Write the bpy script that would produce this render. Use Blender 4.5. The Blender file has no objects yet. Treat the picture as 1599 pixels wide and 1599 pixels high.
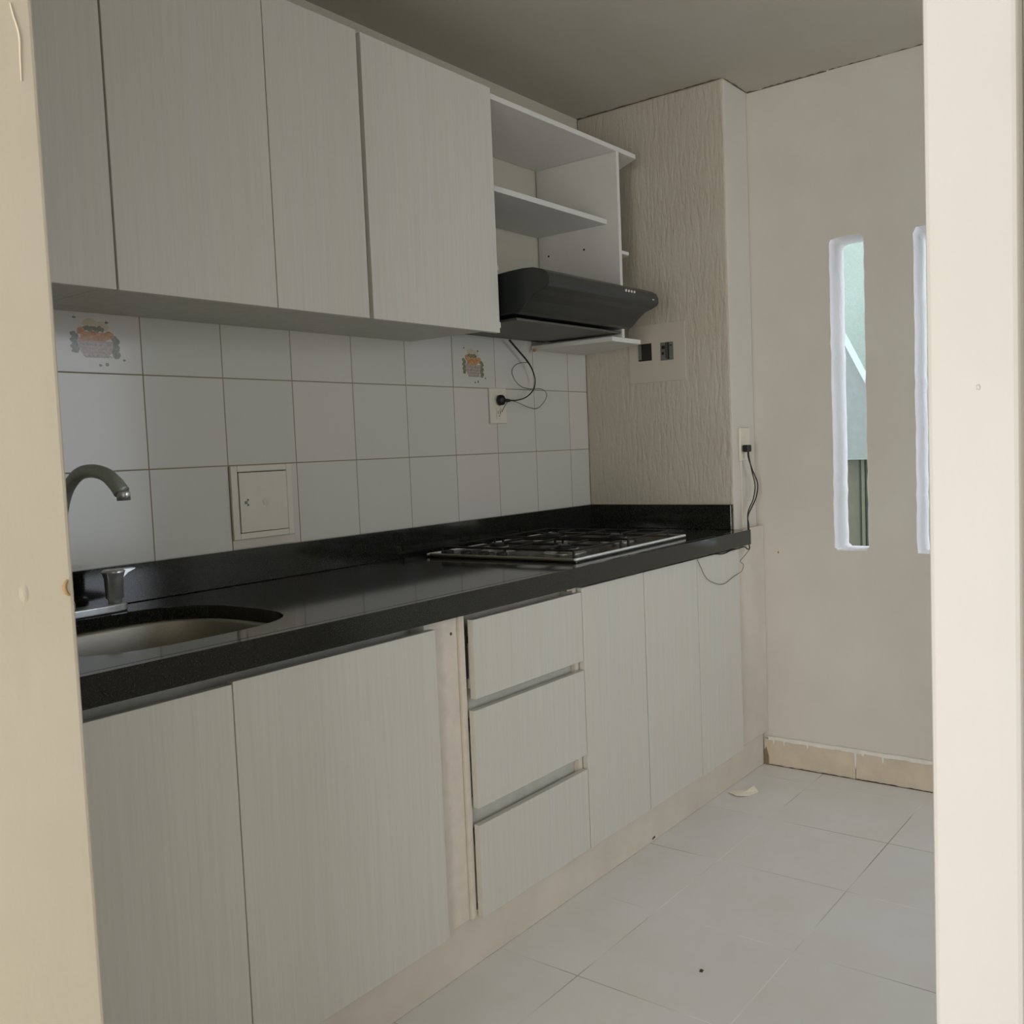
import bpy, bmesh, math, random
from mathutils import Vector, Matrix
random.seed(7)
C = bpy.context.scene.collection
# Room axes: x runs along the worktop away from the doorway, D is the distance out from the tiled wall (world y = -D), z is up.

PW, RW = 4.0, 63
# ------------------------------------------------------------------ materials
def lin(c):
    return tuple((v/255/12.92 if v/255 <= 0.04045 else ((v/255+0.055)/1.055)**2.4) for v in c) + (1.0,)

class NT:
    def __init__(s, name, rough=0.5, metal=0.0, spec=0.5):
        s.m = bpy.data.materials.new(name); s.m.use_nodes = True
        s.n = s.m.node_tree.nodes; s.l = s.m.node_tree.links
        s.b = s.n['Principled BSDF']
        s.b.inputs['Roughness'].default_value = rough
        s.b.inputs['Metallic'].default_value = metal
        s.b.inputs['Specular IOR Level'].default_value = spec
        s.co = s.n.new('ShaderNodeTexCoord').outputs['Object']
        s.bumpn = None
    def map(s, scale=(1,1,1), loc=(0,0,0), rot=(0,0,0)):
        q = s.n.new('ShaderNodeMapping'); q.inputs['Scale'].default_value = scale
        q.inputs['Location'].default_value = loc; q.inputs['Rotation'].default_value = rot
        s.l.new(s.co, q.inputs['Vector']); return q.outputs[0]
    def noise(s, vec, scale, detail=3, rough=0.55):
        q = s.n.new('ShaderNodeTexNoise'); q.inputs['Scale'].default_value = scale
        q.inputs['Detail'].default_value = detail; q.inputs['Roughness'].default_value = rough
        s.l.new(vec, q.inputs['Vector']); return q.outputs['Fac']
    def ramp(s, fac, stops):
        q = s.n.new('ShaderNodeValToRGB'); e = q.color_ramp.elements
        while len(e) < len(stops): e.new(0.5)
        for k, (p, c) in enumerate(stops): e[k].position = p; e[k].color = c
        s.l.new(fac, q.inputs['Fac']); return q.outputs['Color']
    def mix(s, fac, a, b, mode='MIX'):
        q = s.n.new('ShaderNodeMix'); q.data_type = 'RGBA'; q.blend_type = mode
        for sock, v in ((q.inputs[0], fac), (q.inputs[6], a), (q.inputs[7], b)):
            if hasattr(v, 'is_linked'): s.l.new(v, sock)
            else: sock.default_value = v
        return q.outputs[2]
    def color(s, c):
        if hasattr(c, 'is_linked'): s.l.new(c, s.b.inputs['Base Color'])
        else: s.b.inputs['Base Color'].default_value = c
        return s
    def bump(s, h, strength=0.3, dist=0.002):
        q = s.n.new('ShaderNodeBump'); q.inputs['Strength'].default_value = strength
        q.inputs['Distance'].default_value = dist
        s.l.new(h, q.inputs['Height'])
        if s.bumpn: s.l.new(s.bumpn, q.inputs['Normal'])
        s.l.new(q.outputs[0], s.b.inputs['Normal']); s.bumpn = q.outputs[0]; return s

def plain(name, c, rough=0.5, metal=0.0, spec=0.5, var=0.06, nscale=30):
    t = NT(name, rough, metal, spec)
    f = t.noise(t.co, nscale)
    a = tuple(v*(1-var) for v in lin(c)[:3])+(1,); b = tuple(min(1, v*(1+var)) for v in lin(c)[:3])+(1,)
    t.color(t.ramp(f, [(0.3, a), (0.7, b)])); return t.m

def laminate():
    t = NT('pale_woodgrain_laminate', 0.42, 0, 0.4)
    g = t.noise(t.map((55, 55, 1.3)), 3.0, 5, 0.62)
    w = t.noise(t.map((7, 7, 0.35)), 3.0, 2, 0.5)
    c1 = t.ramp(g, [(0.3, lin((199, 196, 185))), (0.52, lin((204, 202, 191))), (0.72, lin((207, 206, 196)))])
    c2 = t.mix(t.ramp(w, [(0.35, (0, 0, 0, 1)), (0.65, (0.35, 0.35, 0.35, 1))]), c1, lin((208, 199, 187)))
    t.color(c2).bump(g, 0.08, 0.0004); return t.m

def tiles():
    t = NT('glazed_white_wall_tile', 0.16, 0, 0.5)
    x0, z1 = 0.279, 1.141
    sep = t.n.new('ShaderNodeSeparateXYZ'); t.l.new(t.co, sep.inputs[0])
    comb = t.n.new('ShaderNodeCombineXYZ')
    for i, (o, off) in enumerate(((0, x0), (2, z1))):
        a = t.n.new('ShaderNodeMath'); a.operation = 'SUBTRACT'; a.inputs[1].default_value = off - 21
        t.l.new(sep.outputs[o], a.inputs[0]); t.l.new(a.outputs[0], comb.inputs[i])
    br = t.n.new('ShaderNodeTexBrick'); br.offset = 0; br.squash = 1
    for k, v in (('Scale', 1), ('Mortar Size', 0.0016), ('Mortar Smooth', 0.25), ('Brick Width', 0.21), ('Row Height', 0.21), ('Bias', 0)):
        br.inputs[k].default_value = v
    br.inputs['Color1'].default_value = lin((203, 202, 190)); br.inputs['Color2'].default_value = lin((209, 204, 194))
    br.inputs['Mortar'].default_value = lin((148, 132, 108))
    t.l.new(comb.outputs[0], br.inputs['Vector'])
    paint = lin((202, 194, 174))
    gt = t.n.new('ShaderNodeMath'); gt.operation = 'GREATER_THAN'; gt.inputs[1].default_value = 1.561
    t.l.new(sep.outputs[2], gt.inputs[0])
    t.color(t.mix(gt.outputs[0], br.outputs['Color'], paint))
    rr = t.n.new('ShaderNodeMapRange'); rr.inputs[3].default_value = 0.16; rr.inputs[4].default_value = 0.85
    mx = t.n.new('ShaderNodeMath'); mx.operation = 'MAXIMUM'
    t.l.new(gt.outputs[0], mx.inputs[0]); t.l.new(br.outputs['Fac'], mx.inputs[1])
    t.l.new(mx.outputs[0], rr.inputs[0]); t.l.new(rr.outputs[0], t.b.inputs['Roughness'])
    inv = t.n.new('ShaderNodeMath'); inv.operation = 'SUBTRACT'; inv.inputs[0].default_value = 1
    t.l.new(br.outputs['Fac'], inv.inputs[1])
    t.bump(inv.outputs[0], 0.35, 0.001); t.bump(t.noise(t.co, 9, 1), 0.12, 0.003); return t.m

def floor_tiles():
    t = NT('matte_cream_floor_tile', 0.38, 0, 0.35)
    mp = t.map((1, 1, 1), (-1.085+35, 0.895+35, 0))
    br = t.n.new('ShaderNodeTexBrick'); br.offset = 0; br.squash = 1
    for k, v in (('Scale', 1), ('Mortar Size', 0.0017), ('Mortar Smooth', 0.3), ('Brick Width', 0.35), ('Row Height', 0.351), ('Bias', 0)):
        br.inputs[k].default_value = v
    br.inputs['Color1'].default_value = lin((224, 223, 219)); br.inputs['Color2'].default_value = lin((229, 227, 223))
    gv = t.noise(t.co, 2.3, 2)
    t.l.new(t.ramp(gv, [(0.38, lin((150, 140, 126))), (0.5, lin((200, 196, 188))), (0.62, lin((240, 239, 236)))]), br.inputs['Mortar'])
    t.l.new(mp, br.inputs['Vector'])
    st = t.noise(t.co, 5, 4, 0.6)
    d = t.mix(t.ramp(st, [(0.3, (0.3, 0.3, 0.3, 1)), (0.62, (0, 0, 0, 1))]), br.outputs['Color'], lin((212, 204, 188)))
    t.color(d)
    inv = t.n.new('ShaderNodeMath'); inv.operation = 'SUBTRACT'; inv.inputs[0].default_value = 1
    t.l.new(br.outputs['Fac'], inv.inputs[1]); t.bump(inv.outputs[0], 0.25, 0.0006)
    t.bump(t.noise(t.co, 60, 2), 0.06, 0.001); return t.m

def granite():
    t = NT('polished_black_granite', 0.095, 0, 0.55)
    a = t.noise(t.co, 420, 2, 0.7); b = t.noise(t.co, 90, 3)
    c = t.ramp(a, [(0.42, lin((22, 24, 20))), (0.6, lin((42, 44, 38))), (0.75, lin((92, 92, 82)))])
    t.color(t.mix(t.ramp(b, [(0.4, (0, 0, 0, 1)), (0.7, (0.4, 0.4, 0.4, 1))]), c, lin((26, 28, 22)))); return t.m

def plaster(name, c, kind='smooth'):
    t = NT(name, 0.85, 0, 0.25)
    f = t.noise(t.co, 3.5, 4)
    k = [v for v in lin(c)[:3]]
    t.color(t.ramp(f, [(0.3, (k[0]*0.93, k[1]*0.92, k[2]*0.89, 1)), (0.7, (k[0], k[1], k[2], 1))]))
    if kind == 'drip':
        n = t.noise(t.map((1, 1, 0.26)), 75, 3, 0.6)
        h = t.ramp(n, [(0.36, (0, 0, 0, 1)), (0.56, (1, 1, 1, 1))])
        t.bump(h, 0.6, 0.0026)
    elif kind == 'rough':
        t.bump(t.noise(t.map((1, 1, 0.5)), 85, 3), 0.8, 0.006)
    else:
        t.bump(t.noise(t.map((1, 1, 0.5)), 45, 3), 0.3, 0.002)
    return t.m

def brushed(name, c, rough=0.3):
    t = NT(name, rough, 1.0)
    f = t.noise(t.map((4, 60, 60)), 6, 3)
    k = lin(c)
    t.color(t.ramp(f, [(0.3, tuple(v*0.88 for v in k[:3])+(1,)), (0.7, k)])); return t.m

def mesh_filter():
    t = NT('perforated_grey_filter', 0.5, 0.6)
    v = t.n.new('ShaderNodeTexVoronoi'); v.inputs['Scale'].default_value = 130; v.inputs['Randomness'].default_value = 0
    t.l.new(t.co, v.inputs['Vector'])
    t.color(t.ramp(v.outputs['Distance'], [(0.25, lin((30, 28, 24))), (0.4, lin((104, 102, 94)))])); return t.m

M = {}
M['lam'] = laminate(); M['tile'] = tiles(); M['floor'] = floor_tiles(); M['granite'] = granite()
M['wall'] = plaster('cream_wall_paint', (209, 203, 192)); M['column'] = plaster('drip_textured_plaster', (196, 188, 172), 'drip')
M['jamb'] = plaster('old_cream_gloss_paint', (207, 199, 181)); M['jamb'].node_tree.nodes['Principled BSDF'].inputs['Roughness'].default_value = 0.45
M['frame'] = plaster('cream_enamel_paint', (188, 186, 183)); M['frame'].node_tree.nodes['Principled BSDF'].inputs['Roughness'].default_value = 0.5
M['ceil'] = plaster('off_white_ceiling_paint', (186, 180, 166))
M['reveal'] = plaster('white_rough_plaster', (248, 244, 247), 'rough')
M['white'] = plain('white_melamine', (216, 214, 207), 0.45, var=0.015)
M['carc'] = plain('grey_white_carcass_board', (198, 196, 184), 0.5)
M['edge'] = plain('cream_painted_board', (216, 205, 190), 0.6)
M['cream'] = plain('cream_painted_plinth', (208, 199, 183), 0.7, nscale=6, var=0.08)
M['bbtile'] = plain('beige_skirting_tile', (202, 188, 166), 0.4, nscale=12, var=0.1)
M['paintline'] = plain('pale_paint_overlap', (220, 216, 206), 0.7)
M['patch'] = plaster('smooth_beige_filler', (198, 190, 175))
M['black'] = plain('satin_black_enamel', (38, 42, 40), 0.33, 0, 0.5)
M['rubber'] = plain('black_rubber', (22, 19, 17), 0.5)
M['cable'] = plain('dark_brown_cable', (30, 24, 20), 0.5)
M['ground'] = plain('grey_earth_wire', (74, 70, 60), 0.5)
M['iron'] = plain('black_cast_iron', (20, 19, 17), 0.5)
M['steel'] = brushed('brushed_stainless_steel', (196, 193, 186), 0.3)
M['darksteel'] = brushed('smoked_steel_tray', (96, 92, 84), 0.22)
M['glint'] = plain('painted_rim_highlight', (252, 252, 250), 0.3, 0.2)  # near-white base paints the specular highlight along the cooktop rim
M['chrome'] = brushed('worn_chrome', (214, 218, 218), 0.3)
M['bowl'] = brushed('dull_sink_steel', (176, 172, 160), 0.5)
M['nickel'] = brushed('dull_nickel', (176, 184, 176), 0.38)
M['nickel'].node_tree.nodes['Principled BSDF'].inputs['Metallic'].default_value = 0.6
M['chrome'].node_tree.nodes['Principled BSDF'].inputs['Metallic'].default_value = 0.8
M['silver'] = plain('silver_button', (215, 215, 210), 0.3, 0.6)
M['edgesteel'] = plain('brownish_steel_edge', (140, 134, 118), 0.4, 0.5)
M['filter'] = mesh_filter()
M['plastic'] = plain('ivory_plastic', (216, 209, 190), 0.4, var=0.015)
M['dark'] = plain('dark_cavity', (34, 31, 26), 0.8)
M['grey'] = plain('galvanised_box', (120, 122, 116), 0.5, 0.4)
M['brown'] = plain('brown_bare_patch', (164, 132, 90), 0.8)
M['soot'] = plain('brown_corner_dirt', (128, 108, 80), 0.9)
M['dirt'] = plain('dark_dirt', (70, 56, 38), 0.9)
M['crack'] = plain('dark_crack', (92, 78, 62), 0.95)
M['paper'] = plain('creamy_paper', (246, 240, 220), 0.8)
M['orange'] = plain('orange_print', (188, 140, 96), 0.2, nscale=120, var=0.3)
M['leaf'] = plain('green_print', (124, 124, 98), 0.2, nscale=150, var=0.3)
M['basket'] = plain('mauve_basket_print', (172, 158, 146), 0.2, nscale=200, var=0.25)
M['weave'] = plain('dark_weave_print', (146, 128, 114), 0.2, nscale=200, var=0.2)
M['faint'] = plain('faint_print', (196, 184, 158), 0.2, nscale=80, var=0.1)
M['mint'] = plaster('mint_outdoor_paint', (172, 186, 174), 'rough')
M['greenish'] = plain('grey_green_paint', (146, 154, 147), 0.6)
M['trimw'] = plain('white_coping', (205, 216, 212), 0.6)
M['gate'] = plain('khaki_metal_sheet', (112, 110, 88), 0.5)
M['gated'] = plain('dark_green_metal', (44, 62, 46), 0.5)
M['concrete'] = plain('grey_concrete', (170, 170, 164), 0.9)

# ------------------------------------------------------------------ geometry helpers
def link(name, bm, m, parent=None, smooth=False, bevel=0.0, seg=2, angle=None):
    me = bpy.data.meshes.new(name)
    bmesh.ops.recalc_face_normals(bm, faces=bm.faces[:])
    bm.to_mesh(me); bm.free()
    mats = m if isinstance(m, (list, tuple)) else [m]
    for k in mats: me.materials.append(M[k])
    for p in me.polygons: p.use_smooth = smooth
    o = bpy.data.objects.new(name, me); C.objects.link(o)
    if parent: o.parent = parent; o.matrix_parent_inverse = Matrix.Translation(parent.location).inverted() if parent.type == 'EMPTY' or parent.location.length else Matrix()
    if bevel:
        b = o.modifiers.new('bevel', 'BEVEL'); b.width = bevel; b.segments = seg; b.limit_method = 'ANGLE'; b.angle_limit = math.radians(35)
    return o

def vmat(o, parent):
    o.parent = parent
    o.matrix_parent_inverse = Matrix.Translation(parent.location).inverted()

def addbox(bm, x0, x1, D0, D1, z0, z1, mi=0):
    v = [bm.verts.new((x, -D, z)) for x in (x0, x1) for D in (D0, D1) for z in (z0, z1)]
    for f in ((0,1,3,2),(4,6,7,5),(0,4,5,1),(2,3,7,6),(0,2,6,4),(1,5,7,3)):
        bm.faces.new([v[i] for i in f]).material_index = mi
    return v

def box(name, x0, x1, D0, D1, z0, z1, m, parent=None, bevel=0.0008):
    bm = bmesh.new(); addbox(bm, x0, x1, D0, D1, z0, z1)
    return link(name, bm, m, parent, bevel=bevel)

def prism(bm, pts, f0, f1, mi=0):
    """pts: list of 2-tuples; f0/f1 map (a,b)->3-D for the two ends"""
    a = [bm.verts.new(f0(p)) for p in pts]; b = [bm.verts.new(f1(p)) for p in pts]
    n = len(pts)
    fs = [bm.faces.new(a), bm.faces.new(b[::-1])]
    for i in range(n): fs.append(bm.faces.new((a[i], b[i], b[(i+1) % n], a[(i+1) % n])))
    for f in fs: f.material_index = mi
    return fs

def plan_prism(name, pts, z0, z1, m, parent=None, bevel=0.0008):
    bm = bmesh.new(); prism(bm, pts, lambda p: (p[0], -p[1], z0), lambda p: (p[0], -p[1], z1))
    return link(name, bm, m, parent, bevel=bevel)

def sweep(bm, pts, r, n=8, caps=True, sub=6, rr=None):
    """tube along a Catmull-Rom path; r constant or list per control point"""
    P = [Vector(p) for p in pts]
    R = r if isinstance(r, (list, tuple)) else [r]*len(P)
    if sub > 1 and len(P) > 2:
        Q = []; RR = []
        for i in range(len(P)-1):
            p0 = P[max(i-1, 0)]; p1 = P[i]; p2 = P[i+1]; p3 = P[min(i+2, len(P)-1)]
            for k in range(sub):
                t = k/sub
                Q.append(0.5*((2*p1)+(-p0+p2)*t+(2*p0-5*p1+4*p2-p3)*t*t+(-p0+3*p1-3*p2+p3)*t**3))
                RR.append(R[i]*(1-t)+R[i+1]*t)
        Q.append(P[-1]); RR.append(R[-1]); P, R = Q, RR
    ref = None; rings = []
    for i, p in enumerate(P):
        t = (P[min(i+1, len(P)-1)]-P[max(i-1, 0)]).normalized()
        if ref is None:
            ref = t.orthogonal().normalized()
        ref = (ref - t*ref.dot(t)).normalized(); b = t.cross(ref)
        rings.append([bm.verts.new(p+(ref*math.cos(a)+b*math.sin(a))*R[i]) for a in [2*math.pi*k/n for k in range(n)]])
    for i in range(len(rings)-1):
        for k in range(n):
            bm.faces.new((rings[i][k], rings[i][(k+1) % n], rings[i+1][(k+1) % n], rings[i+1][k]))
    if caps: bm.faces.new(rings[0][::-1]); bm.faces.new(rings[-1])

def lathe(bm, c, prof, n=24, axis='z', mi=0):
    """prof: list of (r, h) from one end to the other along axis"""
    rings = []
    for r, h in prof:
        ring = []
        for k in range(n):
            a = 2*math.pi*k/n; u, v = r*math.cos(a), r*math.sin(a)
            if axis == 'z': q = (c[0]+u, c[1]+v, c[2]+h)
            elif axis == 'y': q = (c[0]+u, c[1]-h, c[2]+v)
            else: q = (c[0]+h, c[1]+u, c[2]+v)
            ring.append(bm.verts.new(q))
        rings.append(ring)
    for i in range(len(rings)-1):
        for k in range(n): bm.faces.new((rings[i][k], rings[i][(k+1) % n], rings[i+1][(k+1) % n], rings[i+1][k])).material_index = mi
    bm.faces.new(rings[0][::-1]).material_index = mi; bm.faces.new(rings[-1]).material_index = mi

def thing(name, label, cat, loc, group=None):
    o = bpy.data.objects.new(name, None); C.objects.link(o); o.location = (loc[0], -loc[1], loc[2])
    o.empty_display_size = 0.05
    o['label'] = label; o['category'] = cat
    if group: o['group'] = group
    return o
def tag(o, label, cat, group=None):
    o['label'] = label; o['category'] = cat
    if group: o['group'] = group
    return o
def struct(o, label, cat):
    o['kind'] = 'structure'; o['label'] = label; o['category'] = cat; return o
def lab(o, t): o['label'] = t; return o

# key dimensions
XC, XF, YC, ZC = 2.077, 2.262, 0.573, 2.335
XJ = -0.441           # kitchen face of the doorway wall
DR = 3.0              # right wall
XB = -3.2             # rear wall of the passage

# ------------------------------------------------------------------ the setting
struct(box('floor', XB, XF+0.15, -0.1, DR+0.12, -0.08, 0, 'floor', bevel=0), 'square cream ceramic tile floor with thin grout joints', 'floor')
struct(box('ceiling', XB, XF+0.15, -0.1, DR+0.12, ZC, ZC+0.1, 'ceil', bevel=0), 'dull off-white painted ceiling above the kitchen', 'ceiling')
struct(box('wall_left', XB, XF+0.15, -0.1, 0, 0, ZC, 'tile', bevel=0), 'wall of glazed off-white square tiles behind the worktop', 'wall')

# textured pier that closes the worktop run
bm = bmesh.new(); addbox(bm, XC, XF, 0, YC, 0, ZC)
for f in bm.faces:
    n = f.normal if f.normal.length else None
bm.normal_update()
for f in bm.faces:
    cx = sum(v.co.x for v in f.verts)/4; cy = sum(v.co.y for v in f.verts)/4
    if abs(cy+YC) < 1e-4: f.material_index = 1
struct(link('wall_corner', bm, ['column', 'wall'], bevel=0.008, seg=3), 'drip-textured beige pier at the end of the worktop', 'wall')

# far wall: two seen slots, two unseen ones added for the cooktop rim reflection
SL = [(0.845, 0.958, 0.772, 1.797), (1.109, 1.222, 0.766, 1.790), (1.373, 1.486, 0.764, 1.788), (1.637, 1.750, 0.762, 1.786)]
def slot_loop(s, jit=0.0018, r=0.02, inset=0.0, seed=1):
    rnd = random.Random(seed)
    d0, d1, z0, z1 = s; d0 += inset; d1 -= inset; z0 += inset; z1 -= inset
    pts = []
    rb = 0.012
    for cx, cz, a0, rad in ((d1-r, z1-r, 0, r), (d0+r, z1-r, 90, r), (d0+rb, z0+rb, 180, rb), (d1-rb, z0+rb, 270, rb)):
        for k in range(5):
            a = math.radians(a0+90*k/4); pts.append((cx+rad*math.cos(a), cz+rad*math.sin(a)))
    out = []
    for i, p in enumerate(pts):
        q = pts[(i+1) % len(pts)]; L = math.dist(p, q); n = max(1, int(L/0.035))
        for k in range(n):
            t = k/n; out.append((p[0]+(q[0]-p[0])*t+rnd.uniform(-jit, jit), p[1]+(q[1]-p[1])*t+rnd.uniform(-jit, jit)))
    return out
TH = 0.14
bm = bmesh.new()
def wall_face(x):
    loops = [[(YC-0.05, 0), (DR+0.1, 0), (DR+0.1, ZC), (YC-0.05, ZC)]] + [slot_loop(s, seed=i+3) for i, s in enumerate(SL)]
    es = []; vl = []
    for L in loops:
        vs = [bm.verts.new((x, -d, z)) for d, z in L]; vl.append(vs)
        for i in range(len(vs)): es.append(bm.edges.new((vs[i], vs[(i+1) % len(vs)])))
    bmesh.ops.triangle_fill(bm, use_beauty=True, use_dissolve=False, edges=es)
    return vl
A = wall_face(XF); B = wall_face(XF+TH)
for a, b in zip(A, B):
    for i in range(len(a)):
        j = (i+1) % len(a); bm.faces.new((a[i], a[j], b[j], b[i]))
struct(link('wall_far', bm, 'wall'), 'cream painted far wall pierced by two tall narrow slots and two added unseen ones', 'wall')
for i, s in enumerate(SL):
    bm = bmesh.new(); o_ = slot_loop(s, seed=i+3); n = len(o_)
    cd, cz = (s[0]+s[1])/2, (s[2]+s[3])/2
    def ins(p, k): 
        return (p[0]+(k if p[0] < cd else -k), p[1]+(k if p[1] < cz else -k))
    R4 = []
    rnd = random.Random(20+i)
    steps = 7
    rings = []
    for kx in range(steps+1):
        x = XF-0.0006+(TH+0.001)*kx/steps
        rings.append([bm.verts.new((x, -ins(p, 0.0009+(rnd.uniform(0, 0.003) if 0 < kx < steps else 0))[0], ins(p, 0.0009)[1])) for p in o_])
    outer = [[bm.verts.new((XF-0.0006+(TH+0.001)*e, -p[0], p[1])) for p in o_] for e in (0, 1)]
    for k in range(steps):
        for q in range(n): bm.faces.new((rings[k][q], rings[k][(q+1) % n], rings[k+1][(q+1) % n], rings[k+1][q]))
    for q in range(n):
        j = (q+1) % n
        bm.faces.new((outer[0][q], outer[0][j], rings[0][j], rings[0][q]))
        bm.faces.new((outer[1][q], outer[1][j], rings[-1][j], rings[-1][q]))
        bm.faces.new((outer[0][q], outer[0][j], outer[1][j], outer[1][q]))
    struct(link('window_%d' % (i+1), bm, 'reveal'), ('narrow open slot window showing the mint wall outside', 'narrow slot window half hidden by the right door frame', 'third slot, added unseen for the cooktop rim reflection, behind the right door frame', 'fourth slot, added unseen for the cooktop rim reflection, behind the right door frame')[i], 'window')

# doorway wall the picture is taken through
bm = bmesh.new()
addbox(bm, XJ-0.115, XJ, 0, 1.012, 0, ZC)
wf = link('wall_front', bm, 'jamb', bevel=0.006, seg=3); struct(wf, 'worn cream painted end of the doorway wall on the left', 'wall')
def blob(name, c, rx, rz, h, m, seed, n=14, jit=0.25, parent=None, face='D', taper=0.6):
    """low irregular raised patch lying on a wall face; face 'D' looks out from the tiled wall, 'X' looks back along the room"""
    r = random.Random(seed); bm = bmesh.new(); a_ = []; b_ = []
    for k in range(n):
        a = 2*math.pi*k/n; s = 1+r.uniform(-jit, jit)
        u, w = rx*s*math.cos(a), rz*s*math.sin(a)
        def P3(k2, hh):
            if face == 'D': return (c[0]+u*k2, -(c[1]+hh), c[2]+w*k2)
            if face == 'X': return (c[0]-hh, -(c[1]+u*k2), c[2]+w*k2)
            return (c[0]+u*k2, -(c[1]+w*k2), c[2]+hh)
        a_.append(bm.verts.new(P3(1, 0))); b_.append(bm.verts.new(P3(taper, h)))
    for k in range(n): bm.faces.new((a_[k], a_[(k+1) % n], b_[(k+1) % n], b_[k]))
    bm.faces.new(b_); bm.faces.new(a_[::-1])
    return link(name, bm, m, parent, smooth=False)
lab(blob('paint_bump', (-0.4925, 1.012, 1.032), 0.0050, 0.010, 0.0007, 'jamb', 4, parent=wf, jit=0.12, taper=0.3), 'rounded lump under the paint')
bm = bmesh.new(); sweep(bm, [(XJ-0.008, -1.0124, 1.040), (XJ-0.0115, -1.0126, 1.034), (XJ-0.0105, -1.0126, 1.028), (XJ-0.007, -1.0126, 1.024)], [0.0012, 0.0021, 0.0021, 0.001], 6)
lab(link('paint_chip', bm, 'brown', wf, smooth=True), 'small brown crescent chip')
bm = bmesh.new()
sweep(bm, [(-0.4645, -1.0124, 1.600), (-0.4625, -1.0124, 1.590), (-0.458, -1.0124, 1.572), (-0.4585, -1.0124, 1.550), (-0.459, -1.0124, 1.528)], [0.0008, 0.001, 0.0012, 0.001, 0.0006], 6)
lab(link('paint_crack', bm, 'jamb', wf, smooth=True), 'raised hairline crack in the paint')

bm = bmesh.new()
addbox(bm, XJ-0.10, XJ+0.0, 1.93, DR, 0, ZC)
struct(link('wall_front_2', bm, 'wall'), 'cream wall behind the right door frame', 'wall').name = 'wall_front'
box_l = box('wall_lintel', XJ-0.10, XJ, 1.012, 1.93, 2.08, ZC, 'wall', bevel=0); struct(box_l, 'plain wall above the doorway', 'wall').name = 'wall_top'
tr = box('trim_1', XJ-0.001, XJ+0.06, 1.8352, 1.8760, 0, 2.08, 'frame', bevel=0.0025); struct(tr, 'cream enamelled door frame post on the right of the doorway', 'door frame')
st = box('trim_2', XJ+0.012, XJ+0.06, 1.8765, 1.93, 0, 2.08, 'wall', bevel=0); struct(st, 'wall edge behind the right door frame post', 'wall edge')
lab(blob('paint_bump', (XJ-0.001, 1.8585, 1.173), 0.0010, 0.0016, 0.0007, 'frame', 9, parent=tr, face='X'), 'small raised speck in the paint')

# right wall (unseen opening added for side light) and rear wall
bm = bmesh.new()
for x0, x1, z0, z1 in ((XB, 0.9, 0, ZC), (0.9, 2.1, 0, 0.68), (0.9, 2.1, 2.0, ZC), (2.1, XF+0.15, 0, ZC)):
    addbox(bm, x0, x1, DR, DR+0.12, z0, z1)
struct(link('wall_right', bm, 'wall'), 'cream wall with an unseen opening added for side light, right of the doorway', 'wall')
bm = bmesh.new()
for d0, d1, z0, z1 in ((-0.1, 1.3, 0, ZC), (1.3, 2.8, 0, 0.1), (1.3, 2.8, 1.85, ZC), (2.8, DR+0.12, 0, ZC)):
    addbox(bm, XB-0.1, XB, d0, d1, z0, z1)
struct(link('wall_back', bm, 'wall'), 'cream wall of the passage behind the viewer', 'wall')

# skirting on the far wall, with the sloppy paint edge above it
bm = bmesh.new()
xs = [0.583, 0.905, 1.235, 1.565, 1.895, 2.225, 2.555, 2.885, 3.0]
for a, b in zip(xs, xs[1:]): addbox(bm, XF-0.011, XF-0.0002, a+0.0008, b-0.0008, 0.0005, 0.093)
bb = struct(link('baseboard_far', bm, 'bbtile', bevel=0.001), 'beige tile skirting along the foot of the far wall', 'skirting')
bm = bmesh.new(); rnd = random.Random(5)
top = []; bot = []
N = 1200
for k in range(N+1):
    d = 0.60+k*(2.39/N)
    drip = 0.0
    for dc, w, h in ((0.657, 0.003, 0.015), (0.742, 0.003, 0.013), (0.995, 0.003, 0.020), (0.93, 0.004, 0.008), (0.905, 0.0035, 0.055), (1.20, 0.003, 0.02), (0.62, 0.003, 0.016)):
        if abs(d-dc) < w: drip = max(drip, h*(1-0.4*abs(d-dc)/w))
    top.append((d, 0.103+0.0008*math.sin(d*37)+0.0006*math.sin(d*91))); bot.append((d, 0.0905-drip+0.0012*math.sin(d*61)+0.0007*math.sin(d*143)))
pts = top+bot[::-1]
va = [bm.verts.new((XF-0.0125, -d, z)) for d, z in pts]; vb = [bm.verts.new((XF-0.0003, -d, z)) for d, z in pts]
nn = len(top)
for k in range(nn-1):
    i0, i1, j0, j1 = k, k+1, len(pts)-1-k, len(pts)-2-k
    bm.faces.new((va[i0], va[i1], va[j1], va[j0])); bm.faces.new((vb[i0], vb[j0], vb[j1], vb[i1]))
    bm.faces.new((va[i0], vb[i0], vb[i1], va[i1])); bm.faces.new((va[j0], va[j1], vb[j1], vb[j0]))
lab(link('paint_edge', bm, 'paintline', bb), 'pale ragged paint line with drips')
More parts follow.
